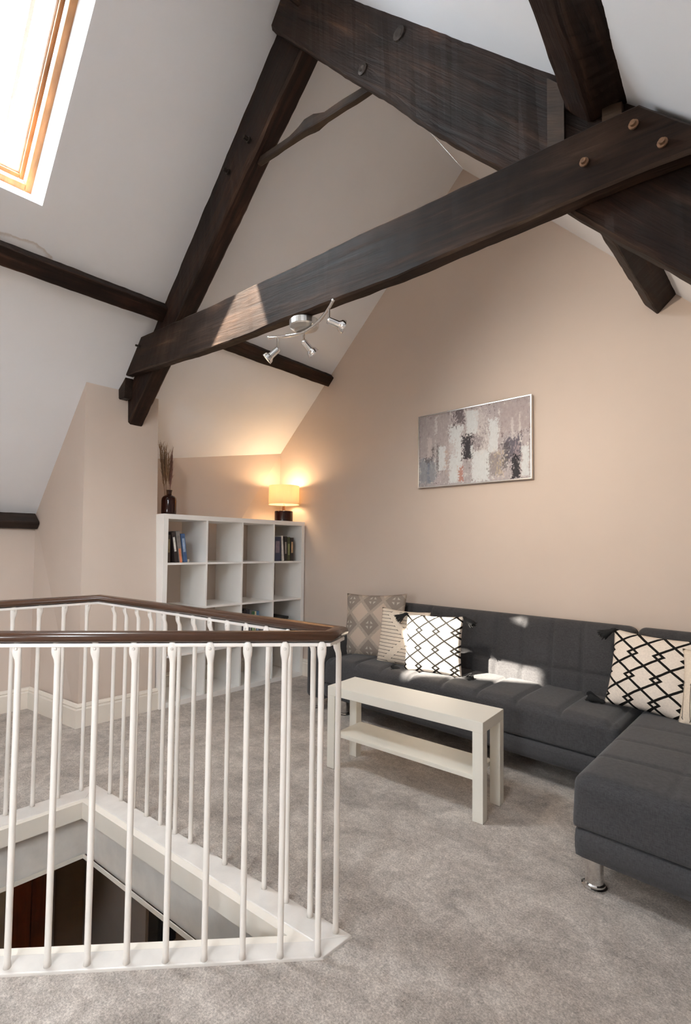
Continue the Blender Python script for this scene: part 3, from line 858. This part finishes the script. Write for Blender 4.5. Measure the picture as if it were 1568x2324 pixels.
for dy, th, h, c, b, lb in ((.004, .034, .275, (.04, .025, .03), (.12, .1, .14), 'dark plum book, first in the third row of the bookcase'),
        (.042, .026, .288, (.03, .02, .02), (.5, .4, .25), 'black book with tan figure in the third row of the bookcase'),
        (.071, .030, .285, (.025, .025, .035), (.35, .35, .4), 'navy book with grey lettering in the third row of the bookcase'),
        (.104, .022, .280, (.10, .10, .11), (.4, .4, .42), 'charcoal striped book in the third row of the bookcase'),
        (.129, .030, .262, (.06, .16, .07), (.45, .6, .35), 'green book in the third row of the bookcase'),
        (.162, .016, .262, (.65, .58, .4), None, 'thin cream book in the third row of the bookcase'),
        (.181, .028, .262, (.10, .2, .34), (.6, .68, .75), 'light blue topped book in the third row of the bookcase')):
    book(y0 + dy, s1, th, h, .15, .0, c, lb, G, b)
y0, z0 = cell(3, 2)
sb = thing('storage_box', (-.2, y0 + .12, z0), 'black lidded storage box in the third row of the bookcase', 'box')
mk('box_body', box(-.32, -.03, y0 + .006, y0 + .205, z0 + .001, z0 + .165), 'black_plastic', sb, bevel=.004)
mk('box_lid', box(-.325, -.025, y0 + .004, y0 + .207, z0 + .166, z0 + .187), 'black_plastic', sb, bevel=.004)
y0, z0 = cell(0, 2)
mk('plant_pot', lathe((-.12, y0 + .07, z0 + .0005), [(.036, 0), (.048, .07), (.054, .075), (.054, .09), (.046, .09), (.042, .05), (.001, .05)], 20), 'terracotta', smooth=False,
   label='small terracotta pot in the bookcase behind the balusters', cat='pot')

# vase with dried stems
VY, VX = 0.128, -0.17
vs = thing('bottle_vase', (VX, VY, 1.47), 'dark amber glass bottle vase with dried grasses on the bookcase', 'vase')
mk('vase_body', lathe((VX, VY, 1.4705), [(.052, 0), (.058, .006), (.059, .02), (.059, .115), (.056, .135), (.045, .150), (.027, .158), (.0205, .162)], 32), 'amber_glass', vs, smooth=True)
mk('vase_neck', lathe((VX, VY, 1.4705), [(.0205, .160), (.0195, .172), (.021, .190), (.0245, .196), (.0245, .201), (.019, .201), (.016, .165)], 28), 'amber_glass', vs, smooth=True)
def stem(dx, dy, h, plume, mat, label):
    b = Vector((VX + dx * .06, VY + dy * .06, 1.50)); tp = Vector((VX + dx * h, VY + dy * h, 1.67 + h))
    pts = [b.lerp(tp, t) + Vector((0, 0, 0)) for t in (0, .3, .6, .8, .92, 1.0)]
    r = [.0014, .0014, .0016 if plume < .006 else plume * .5, plume, plume * .7, .0006]
    t = thing('dried_grass', b, label, 'dried grass', 'dried grass stems in the amber bottle')
    mk('stalk', tube(pts[:4], .0014, 6), mat, t)
    hd = [b.lerp(tp, .45 + .55 * q) for q in (0, .25, .5, .75, 1)]
    gs = [tube(hd, [.001, plume, plume * .9, plume * .6, .0006], 7)]
    rnd = random.Random(int(h * 1000 + dx * 77))
    for k in range(46):            # loose bristles of the head
        q = hd[0].lerp(hd[-1], rnd.uniform(.05, .95)); dv = Vector((rnd.uniform(-1, 1), rnd.uniform(-1, 1), rnd.uniform(1.6, 3))).normalized() * .05
        gs.append(tube([q, q + dv], [.0013, .0005], 4))
    mk('seed_head', join(*gs), mat, t)
L_ = 'dried brown grass stem standing in the amber bottle'
for i, (dx, dy, h, pm, mt) in enumerate(((.05, -.24, .36, .006, 'dry_grass'), (-.1, -.20, .37, .008, 'dry_grass'), (.1, -.17, .34, .009, 'dry_grass'), (-.05, -.13, .36, .007, 'dry_grass'), (.1, -.10, .30, .006, 'dry_grass'),
        (-.1, -.27, .25, .004, 'dry_grass'), (.0, -.18, .28, .008, 'dry_grass'))):
    stem(dx, dy, h, pm, mt, 'dried straw-brown grass stem leaning towards the pier from the amber bottle')
for i, (dx, dy, h, pm, mt) in enumerate(((.05, .03, .33, .009, 'dry_grass_plum'), (-.05, .05, .27, .008, 'dry_grass_plum'), (.1, .0, .25, .008, 'dry_grass_plum'))):
    stem(dx, dy, h, pm, mt, 'dried plum-brown plume standing upright in the amber bottle')

# table lamp
LX, LY = -0.135, 1.315
lp = thing('table_lamp', (LX, LY, 1.47), 'lit table lamp with cream drum shade and amber glass base on the bookcase', 'lamp')
mk('lamp_base', lathe((LX, LY, 1.4705), [(.085, 0), (.089, .004), (.089, .098), (.085, .102), (.02, .102)], 32), 'amber_glass', lp, smooth=False, bevel=.002)
mk('lamp_neck', lathe((LX, LY, 1.4705), [(.016, .102), (.016, .125), (.013, .150), (.007, .152)], 16), 'cork', lp)
mk('lamp_rod', cyl((LX, LY, 1.62), (LX, LY, 1.685), .005, .005, 10), 'chrome', lp)
shv = []
for r, h in ((.148, .165), (.146, .345)):
    shv.append(ring((LX, LY, 1.47 + h), (0, 0, 1), r, 40))
for r, h in ((.1445, .345), (.1465, .165)):
    shv.append(ring((LX, LY, 1.47 + h), (0, 0, 1), r, 40))
mk('lamp_shade', loft(shv + [shv[0]], caps=False), 'lamp_shade_fabric', lp, smooth=False)
mk('bulb', lathe((LX, LY, 1.685), [(.012, 0), (.02, .02), (.026, .045), (.02, .066), (.001, .074)], 16), 'bulb_glow', lp, smooth=True)
pd = bpy.data.lights.new('lamp_light', 'POINT'); pd.energy = 3.6; pd.color = (1.0, 0.66, 0.36); pd.shadow_soft_size = 0.03
po = bpy.data.objects.new('lamp_light', pd); COL.objects.link(po); po.location = (LX, LY, 1.79)

# ------------------------------------------------------------------ picture
pc = thing('framed_picture', (1.75, GY, 1.70), 'abstract grey and white painting in a thin silver frame on the gable wall', 'picture')
px0, px1, pz0, pz1 = 1.3036, 2.1956, 1.7022, 2.2704
py0, py1 = 1.452, GY - .001
for b in ((px0, px1, py0, py1, pz1 - .009, pz1), (px0, px1, py0, py1, pz0, pz0 + .009), (px0, px0 + .009, py0, py1, pz0 + .009, pz1 - .009), (px1 - .009, px1, py0, py1, pz0 + .009, pz1 - .009)):
    mk('frame_bar', box(*b), 'silver_frame', pc, bevel=.0015)
def painting():
    nx, nz = 300, 190
    rnd = random.Random(3)
    cols = []
    M1, WH, BK = (.43, .39, .40), (.62, .65, .66), (.025, .025, .03)
    strokes = [  # u0,v0,u1,v1,colour,strength,edge noise
        (0, 0, .30, .55, (.40, .355, .35), .7, .06), (.75, 0, 1.0, .40, (.40, .345, .345), .8, .05), (.0, .62, .18, .97, (.27, .29, .32), .8, .05), (.08, .66, .11, .95, (.16, .2, .27), .6, .02),
        (.30, .20, .43, .97, WH, .95, .035), (.25, .40, .36, .62, (.48, .42, .42), .6, .06), (.35, .0, .455, .20, (.10, .08, .09), .8, .05), (.455, .04, .575, .36, WH, .95, .02), (.56, .05, .63, .42, (.60, .57, .56), .6, .09),
        (.425, .36, .525, .68, BK, .92, .04), (.52, .36, .60, .55, (.22, .19, .20), .6, .08), (.497, .50, .525, .62, WH, .9, .01), (.51, .58, .67, 1.0, WH, .95, .03), (.60, .40, .66, .60, (.62, .60, .59), .6, .09),
        (.655, .20, .745, .64, WH, .92, .03), (.66, .64, .765, .93, (.25, .225, .225), .75, .05), (.735, .66, .775, .93, (.55, .45, .30), .5, .10), (.80, .47, .925, .76, (.12, .11, .14), .9, .07), (.845, .68, .915, .99, (.03, .03, .035), .95, .04),
        (.865, .60, .92, .74, (.36, .30, .32), .7, .06), (.775, .55, .83, .86, (.09, .085, .09), .7, .06), (.925, .60, .99, .97, WH, .92, .02), (.84, .22, .87, .50, (.56, .53, .52), .9, .015), (.905, .17, .922, .50, (.60, .57, .55), .9, .012), (.155, .03, .185, .28, (.56, .55, .54), .9, .015),
        (.08, .30, .13, .60, (.53, .48, .47), .9, .02), (.13, .46, .15, .57, (.11, .10, .10), .8, .03), (.06, .60, .14, .66, (.12, .11, .12), .7, .05), (.19, .45, .275, .80, WH, .95, .02), (.18, .42, .20, .82, (.08, .08, .08), .6, .02), (.16, .36, .172, .95, WH, .8, .01),
        (.385, .76, .435, .97, (.42, .17, .12), .8, .03), (.44, .70, .50, .98, (.36, .34, .34), .6, .06), (.26, .52, .285, .85, (.50, .36, .29), .5, .05), (.22, .80, .30, .97, (.40, .36, .36), .6, .06), (.37, .74, .385, .97, (.5, .3, .22), .4, .02), (.30, .82, .385, .99, WH, .9, .02)]
    for j in range(nz):
        for i in range(nx):
            u, v = i / (nx - 1), 1 - j / (nz - 1)
            c = list(M1)
            n0 = noise.noise(Vector((u * 9, v * 4, 1))); n1 = noise.noise(Vector((u * 60, v * 22, 5))); n2 = noise.noise(Vector((u * 150, v * 90, 9)))
            c = [x * (1 + .14 * n0 + .16 * n1 + .06 * n2) for x in c]
            d1 = noise.noise(Vector((u * 46 + 3, v * 13, 21))); d2 = noise.noise(Vector((u * 120, v * 48, 33)))
            if d1 + .5 * d2 > .42: c = [.60, .585, .57]                 # dry-brush dabs of white over the mauve
            elif d1 + .6 * d2 < -.50: c = [.24, .20, .205]
            for k, (u0, v0, u1, v1, sc_, st, en) in enumerate(strokes):
                ed = min(u - u0, u1 - u, (v - v0) * .64, (v1 - v) * .64)
                ed += en * (.5 * noise.noise(Vector((u * 14 + k, v * 10, k))) + .9 * noise.noise(Vector((u * 80, v * 34, k))) + .5 * noise.noise(Vector((u * 190, v * 80, k))))
                if ed > 0:
                    a = st * min(1, ed / .010)
                    if en > .03 and noise.noise(Vector((u * 100, v * 30, k + 40))) + .5 * d2 > .30 + .7 * min(1, ed / .05): a *= .25   # broken brush marks
                    s = [x * (1 + .07 * n1 + .07 * n2) for x in sc_]
                    c = [x * (1 - a) + y * a for x, y in zip(c, s)]
            cols.append(c)
    V = []
    for j in range(nz):
        for i in range(nx):
            V.append((px0 + .008 + (px1 - px0 - .016) * i / (nx - 1), py0 + .008, pz0 + .008 + (pz1 - pz0 - .016) * j / (nz - 1)))
    F = [(j * nx + i, j * nx + i + 1, (j + 1) * nx + i + 1, (j + 1) * nx + i) for j in range(nz - 1) for i in range(nx - 1)]
    m, nt, N, L, P = _nt('canvas_paint'); MAT['canvas_paint'] = m
    P.inputs['Roughness'].default_value = 0.8
    P.inputs['Specular IOR Level'].default_value = 0.2
    at = N.new('ShaderNodeVertexColor'); at.layer_name = 'paint'
    L.new(at.outputs[0], P.inputs['Base Color'])
    bump(nt, noise_tex(nt, obj_coord(nt, (1, 1, .5)), 90, 4), 0.3, 0.003)
    o = mk('canvas', (V, F), 'canvas_paint', pc)
    ca = o.data.color_attributes.new('paint', 'FLOAT_COLOR', 'POINT')
    ca.data.foreach_set('color', [x for c in cols for x in (*c, 1.0)])
painting()

# ------------------------------------------------------------------ bench table
BC, BR_ = (1.9774, 0.3719), 0.0817
Mb = Matrix.Translation((*BC, 0)) @ Matrix.Rotation(BR_, 4, 'Z')
bt = thing('bench_table', None, 'low narrow white bench table with a lower shelf in front of the sofa', 'table', M=Mb)
def bpart(nm, *b): return mk(nm, xf(box(*b), Mb), 'bench_white', bt, M=Mb, bevel=.0015)
bpart('tabletop', -.45, .45, -.13, .13, .400, .450)
for sx in (-1, 1):
    for sy in (-1, 1):
        bpart('leg', min(sx * .45, sx * .40), max(sx * .45, sx * .40), min(sy * .13, sy * .08), max(sy * .13, sy * .08), 0.001, .400)
bpart('lower_shelf', -.40, .40, -.118, .118, .178, .198)

# ------------------------------------------------------------------ corner sofa
def cushion(x0, x1, y0, y1, z0, z1, r, gx=(), gy=(), depth=0.012, width=0.016, crown=0.012, step=0.014, up='z', rb=None):
    """rounded box with stitched grooves on its top (up='z') or on its -y face (up='y')"""
    def lin(a, b, extra=()):
        n = max(2, int((b - a) / step)); c = [a + (b - a) * i / n for i in range(n + 1)]
        return c
    X, Y, Z = lin(x0, x1), lin(y0, y1), lin(z0, z1)
    rtop = r
    idx = {}; V = []; F = []
    def vid(i, j, k):
        key = (i, j, k)
        if key not in idx:
            idx[key] = len(V); V.append(Vector((X[i], Y[j], Z[k])))
        return idx[key]
    nx, ny, nz = len(X) - 1, len(Y) - 1, len(Z) - 1
    for i in range(nx):
        for j in range(ny):
            for k in (0, nz): F.append((vid(i, j, k), vid(i + 1, j, k), vid(i + 1, j + 1, k), vid(i, j + 1, k)))
    for i in range(nx):
        for k in range(nz):
            for j in (0, ny): F.append((vid(i, j, k), vid(i + 1, j, k), vid(i + 1, j, k + 1), vid(i, j, k + 1)))
    for j in range(ny):
        for k in range(nz):
            for i in (0, nx): F.append((vid(i, j, k), vid(i, j + 1, k), vid(i, j + 1, k + 1), vid(i, j, k + 1)))
    out = []
    for p in V:
        rf = r
        if rb is not None: r = rb + (rtop - rb) * min(1, max(0, (p.z - z0) / (z1 - z0)))
        lo = Vector((x0 + r, y0 + r, z0 + r)); hi = Vector((x1 - r, y1 - r, z1 - r))
        c = Vector((min(max(p.x, lo.x), hi.x), min(max(p.y, lo.y), hi.y), min(max(p.z, lo.z), hi.z)))
        d = p - c
        q = c + d.normalized() * r if d.length > 1e-6 else p.copy()
        n = d.normalized() if d.length > 1e-6 else Vector((0, 0, 0))
        w = max(0, n.z) if up == 'z' else max(0, -n.y)
        a, b = (q.x, q.y) if up == 'z' else (q.x, q.z)
        a0, a1 = x0, x1
        b0, b1 = (y0, y1) if up == 'z' else (z0, z1)
        h = crown * (1 - (2 * (a - a0) / (a1 - a0) - 1) ** 4) * (1 - (2 * (b - b0) / (b1 - b0) - 1) ** 4)
        gr = 0
        for s in gx: gr = max(gr, math.exp(-((a - s) / width) ** 2))
        for s in gy: gr = max(gr, math.exp(-((b - s) / width) ** 2))
        off_ = w * (h - depth * gr)
        if up == 'z': q.z += off_
        else: q.y -= off_
        out.append(tuple(q))
    return out, F

sf = thing('corner_sofa', (2.0, 1.15, 0), 'dark grey tufted fabric corner sofa with chaise and chrome legs', 'sofa')
def spart(nm, geo, mat='sofa_fabric', **k): return mk(nm, geo, mat, sf, smooth=True, **k)
XA, XS, XC, XE = 0.70, 0.885, 2.845, 3.80
YS, YBK = 0.845, 1.26
seams = [XS + 0.06 + 0.232 * k for k in range(9)]
spart('seat_base', cushion(XS, XC, YS, 1.40, .118, .222, .018, crown=0.0, step=.03))
spart('seat_cushion', cushion(XS + .002, XC - .002, YS - .003, YBK + .12, .224, .405, .05, gx=seams, gy=(), depth=.022, width=.011, crown=.016, step=.0125, rb=.012))
spart('chaise_base', cushion(2.862, XE, .131, 1.40, .113, .218, .018, crown=0.0, step=.03))
spart('chaise_cushion', cushion(2.860, XE, .129, YBK + .12, .220, .412, .05, gx=(3.16, 3.46), gy=(.38, .62, .86), depth=.007, width=.009, crown=.014, step=.0125, rb=.012))
# backrests lean against the wall
def back(nm, x0, x1, gx, gz):
    geo = cushion(x0, x1, 0, .14, 0, .47, .045, gx=gx, gy=gz, depth=.018, width=.009, crown=.010, step=.0125, up='y')
    M = Matrix.Translation((0, YBK + .005, .352)) @ Matrix.Rotation(-.16, 4, 'X')
    return spart(nm, xf(geo, M))
bs = [1.847 + .174 * k for k in range(-5, 6)]
back('backrest', XS, 2.805, bs, (.17,))
back('backrest', 2.812, XE, [2.99 + .174 * k for k in range(5)], (.17,))
spart('arm', cushion(XA, XS - .002, .84, 1.44, .085, .545, .03, crown=.004, step=.03))
def sleg(x, y):
    lg = mk('leg', lathe((x, y, 0.001), [(.031, .004), (.031, .115)], 20), 'chrome', sf, smooth=False)
    mk('foot', lathe((x, y, 0.001), [(.042, 0), (.043, .005), (.037, .009), (.036, .014), (.0315, .018)], 24), 'chrome', lg)
for x, y in ((2.915, .195), (3.72, .195), (2.915, 1.30), (3.72, 1.30), (1.02, .93), (2.70, .93), (1.02, 1.32), (2.70, 1.32), (.76, .90), (.76, 1.36)):
    sleg(x, y)

# ------------------------------------------------------------------ cushions on the sofa
def pillow_geo(w, h, th, n=30, pinch=0.035, seed=0):
    V, F = [], []
    def put(u, v, s):
        # edges bow inwards a little between the corners, corners stay sharp
        bx = 1 - pinch * (1 - v * v) * 2 * abs(u) ** 3; bz = 1 - pinch * (1 - u * u) * 2 * abs(v) ** 3
        t = max(0, (1 - abs(u) ** 2.6)) ** .62 * max(0, (1 - abs(v) ** 2.6)) ** .62
        wr = .004 * noise.noise(Vector((u * 2.2 + seed, v * 2.2, s)))
        return (u * w / 2 * bx, s * (th / 2 * t) + wr * t, v * h / 2 * bz)
    for s in (-1, 1):
        k = len(V)
        for j in range(n + 1):
            for i in range(n + 1):
                V.append(put(2 * i / n - 1, 2 * j / n - 1, s))
        for j in range(n):
            for i in range(n):
                a = k + j * (n + 1) + i
                F.append((a, a + 1, a + n + 2, a + n + 1))
    return V, F
def pillow(w, h, th, cx, cy, z, yaw, lean, roll, mat, label, tassels=False, seed=0):
    M = Matrix.Translation((cx, cy, z)) @ Matrix.Rotation(yaw, 4, 'Z') @ Matrix.Rotation(-lean, 4, 'X') @ Matrix.Rotation(roll, 4, 'Y') @ Matrix.Translation((0, 0, h / 2))
    t = thing('cushion', None, label, 'cushion', M=M)
    o = mk('cushion_cover', xf(pillow_geo(w, h, th, seed=seed), M), mat, t, M=M, smooth=True)
    bm = bmesh.new(); bm.from_mesh(o.data); bmesh.ops.remove_doubles(bm, verts=bm.verts, dist=1e-5); bm.to_mesh(o.data); bm.free()
    if tassels:
        for sx in (-1, 1):
            for sz in (-1, 1):
                c = Vector((sx * w / 2 * .985, 0, sz * h / 2 * .985))
                # tassel hangs outwards and down from the corner
                wd = M.to_3x3().inverted() @ Vector((0, 0, -1))
                d = (Vector((sx * 1.0, -.15, sz * .25)) * .8 + wd * (.75 if sz > 0 else .25)).normalized()
                if sz < 0: d = (Vector((sx * 1.0, -.35, .12))).normalized()
                tk = mk('tassel', xf(join(tube([c - d * .004, c + d * .012, c + d * .022, c + d * .045, c + d * .07, c + d * .082], [.005, .013, .011, .020, .024, .017], 10)), M), 'tassel_black', t, M=M @ Matrix.Translation(c), smooth=True)
                rnd = random.Random(int(seed * 31 + sx * 3 + sz * 7)); gs = []
                for k in range(26):
                    e = (d + Vector((rnd.uniform(-1, 1), rnd.uniform(-1, 1), rnd.uniform(-1, 1))) * .42).normalized()
                    gs.append(tube([c + d * .02, c + d * .02 + e * .045, c + d * .02 + e * rnd.uniform(.062, .075)], [.003, .004, .002], 5))
                mk('fringe', xf(join(*gs), M), 'tassel_black', tk, M=M)
    return t
pillow(.55, .50, .13, 1.10, 1.14, .385, .10, .22, -.06, 'pillow_kilim', 'beige and grey kilim cushion with diamond motifs at the arm end of the sofa', seed=1)
pillow(.41, .40, .13, 1.435, 1.04, .40, .02, .18, .0, 'pillow_stripe', 'cream cushion with thin dotted stripes between the kilim and tasselled cushions', seed=2)
pillow(.40, .39, .14, 1.72, 1.00, .405, .20, .16, -.02, 'pillow_diamond', 'cream cushion with black diamond lattice and tassels beside the striped cushion', True, seed=3)
pillow(.40, .40, .14, 2.905, 1.09, .415, -.10, .28, .04, 'pillow_diamond', 'cream black-lattice tasselled cushion where the chaise meets the seat', True, seed=4)
pillow(.38, .36, .13, 3.23, 1.02, .41, -.12, .25, .0, 'pillow_dots', 'cream cushion with dotted upright lines on the chaise', seed=5)

# ------------------------------------------------------------------ ceiling spotlight bar under the collar beam
CX, CY, CZ = 1.80, -0.262, 2.306
st = thing('spotlight_bar', (CX, CY, CZ), 'chrome three-lamp spotlight bar under the collar beam', 'ceiling light')
mk('canopy', lathe((CX, CY, CZ - .044), [(.001, 0), (.045, .001), (.066, .010), (.070, .016), (.070, .042), (.068, .044), (.001, .044)], 32), 'nickel', st, bevel=.001)
def bez(pts, n=24):
    P = [Vector(p) for p in pts]; out = []
    for i in range(n + 1):
        t = i / n * (len(P) - 1); k = min(int(t), len(P) - 2); f = t - k
        p0, p1, p2, p3 = P[max(k - 1, 0)], P[k], P[k + 1], P[min(k + 2, len(P) - 1)]
        out.append(0.5 * ((2 * p1) + (p2 - p0) * f + (2 * p0 - 5 * p1 + 4 * p2 - p3) * f * f + (3 * p1 - p0 - 3 * p2 + p3) * f ** 3))
    return out
arm_pts = bez([(1.605, -.325, 2.262), (1.65, -.290, 2.264), (1.73, -.266, 2.258), (1.81, -.262, 2.255), (1.92, -.282, 2.262), (2.02, -.325, 2.270), (2.08, -.355, 2.280)])
mk('arm', tube(arm_pts, .007, 10), 'chrome', st, smooth=True)
def spot(top, L, d, E):
    top = Vector(top); d = Vector(d).normalized(); j = top + Vector((0, 0, -L))
    h = mk('lamp_head', join(lathe(j + d * -.008, [(.001, 0), (.013, .001), (.015, .008), (.0165, .05), (.019, .056), (.026, .062), (.029, .078), (.0285, .080), (.025, .078), (.018, .066), (.001, .064)], 20, d)), 'chrome', st, smooth=True)
    mk('stem', cyl(top, j, .0048, .0048, 8), 'chrome', h)
    mk('bulb_face', lathe(j + d * .064, [(.024, .006), (.012, .008), (.001, .006)], 16, d), 'spot_glow', h)
    ld = bpy.data.lights.new('spot_light', 'SPOT'); ld.energy = E; ld.color = (1.0, 0.86, 0.70); ld.spot_size = math.radians(115); ld.spot_blend = 1.0; ld.shadow_soft_size = 0.025
    lo = bpy.data.objects.new('spot_light', ld); COL.objects.link(lo)
    lo.matrix_basis = Matrix.Translation(j + d * .085) @ d.to_track_quat('-Z', 'Y').to_matrix().to_4x4()
spot((1.645, -.293, 2.258), .058, (-.55, -.45, -.62), 8)
spot((1.80, -.262, 2.255), .050, (.18, .66, -.58), 14)
spot((2.03, -.330, 2.268), .056, (.42, .80, -.22), 29)
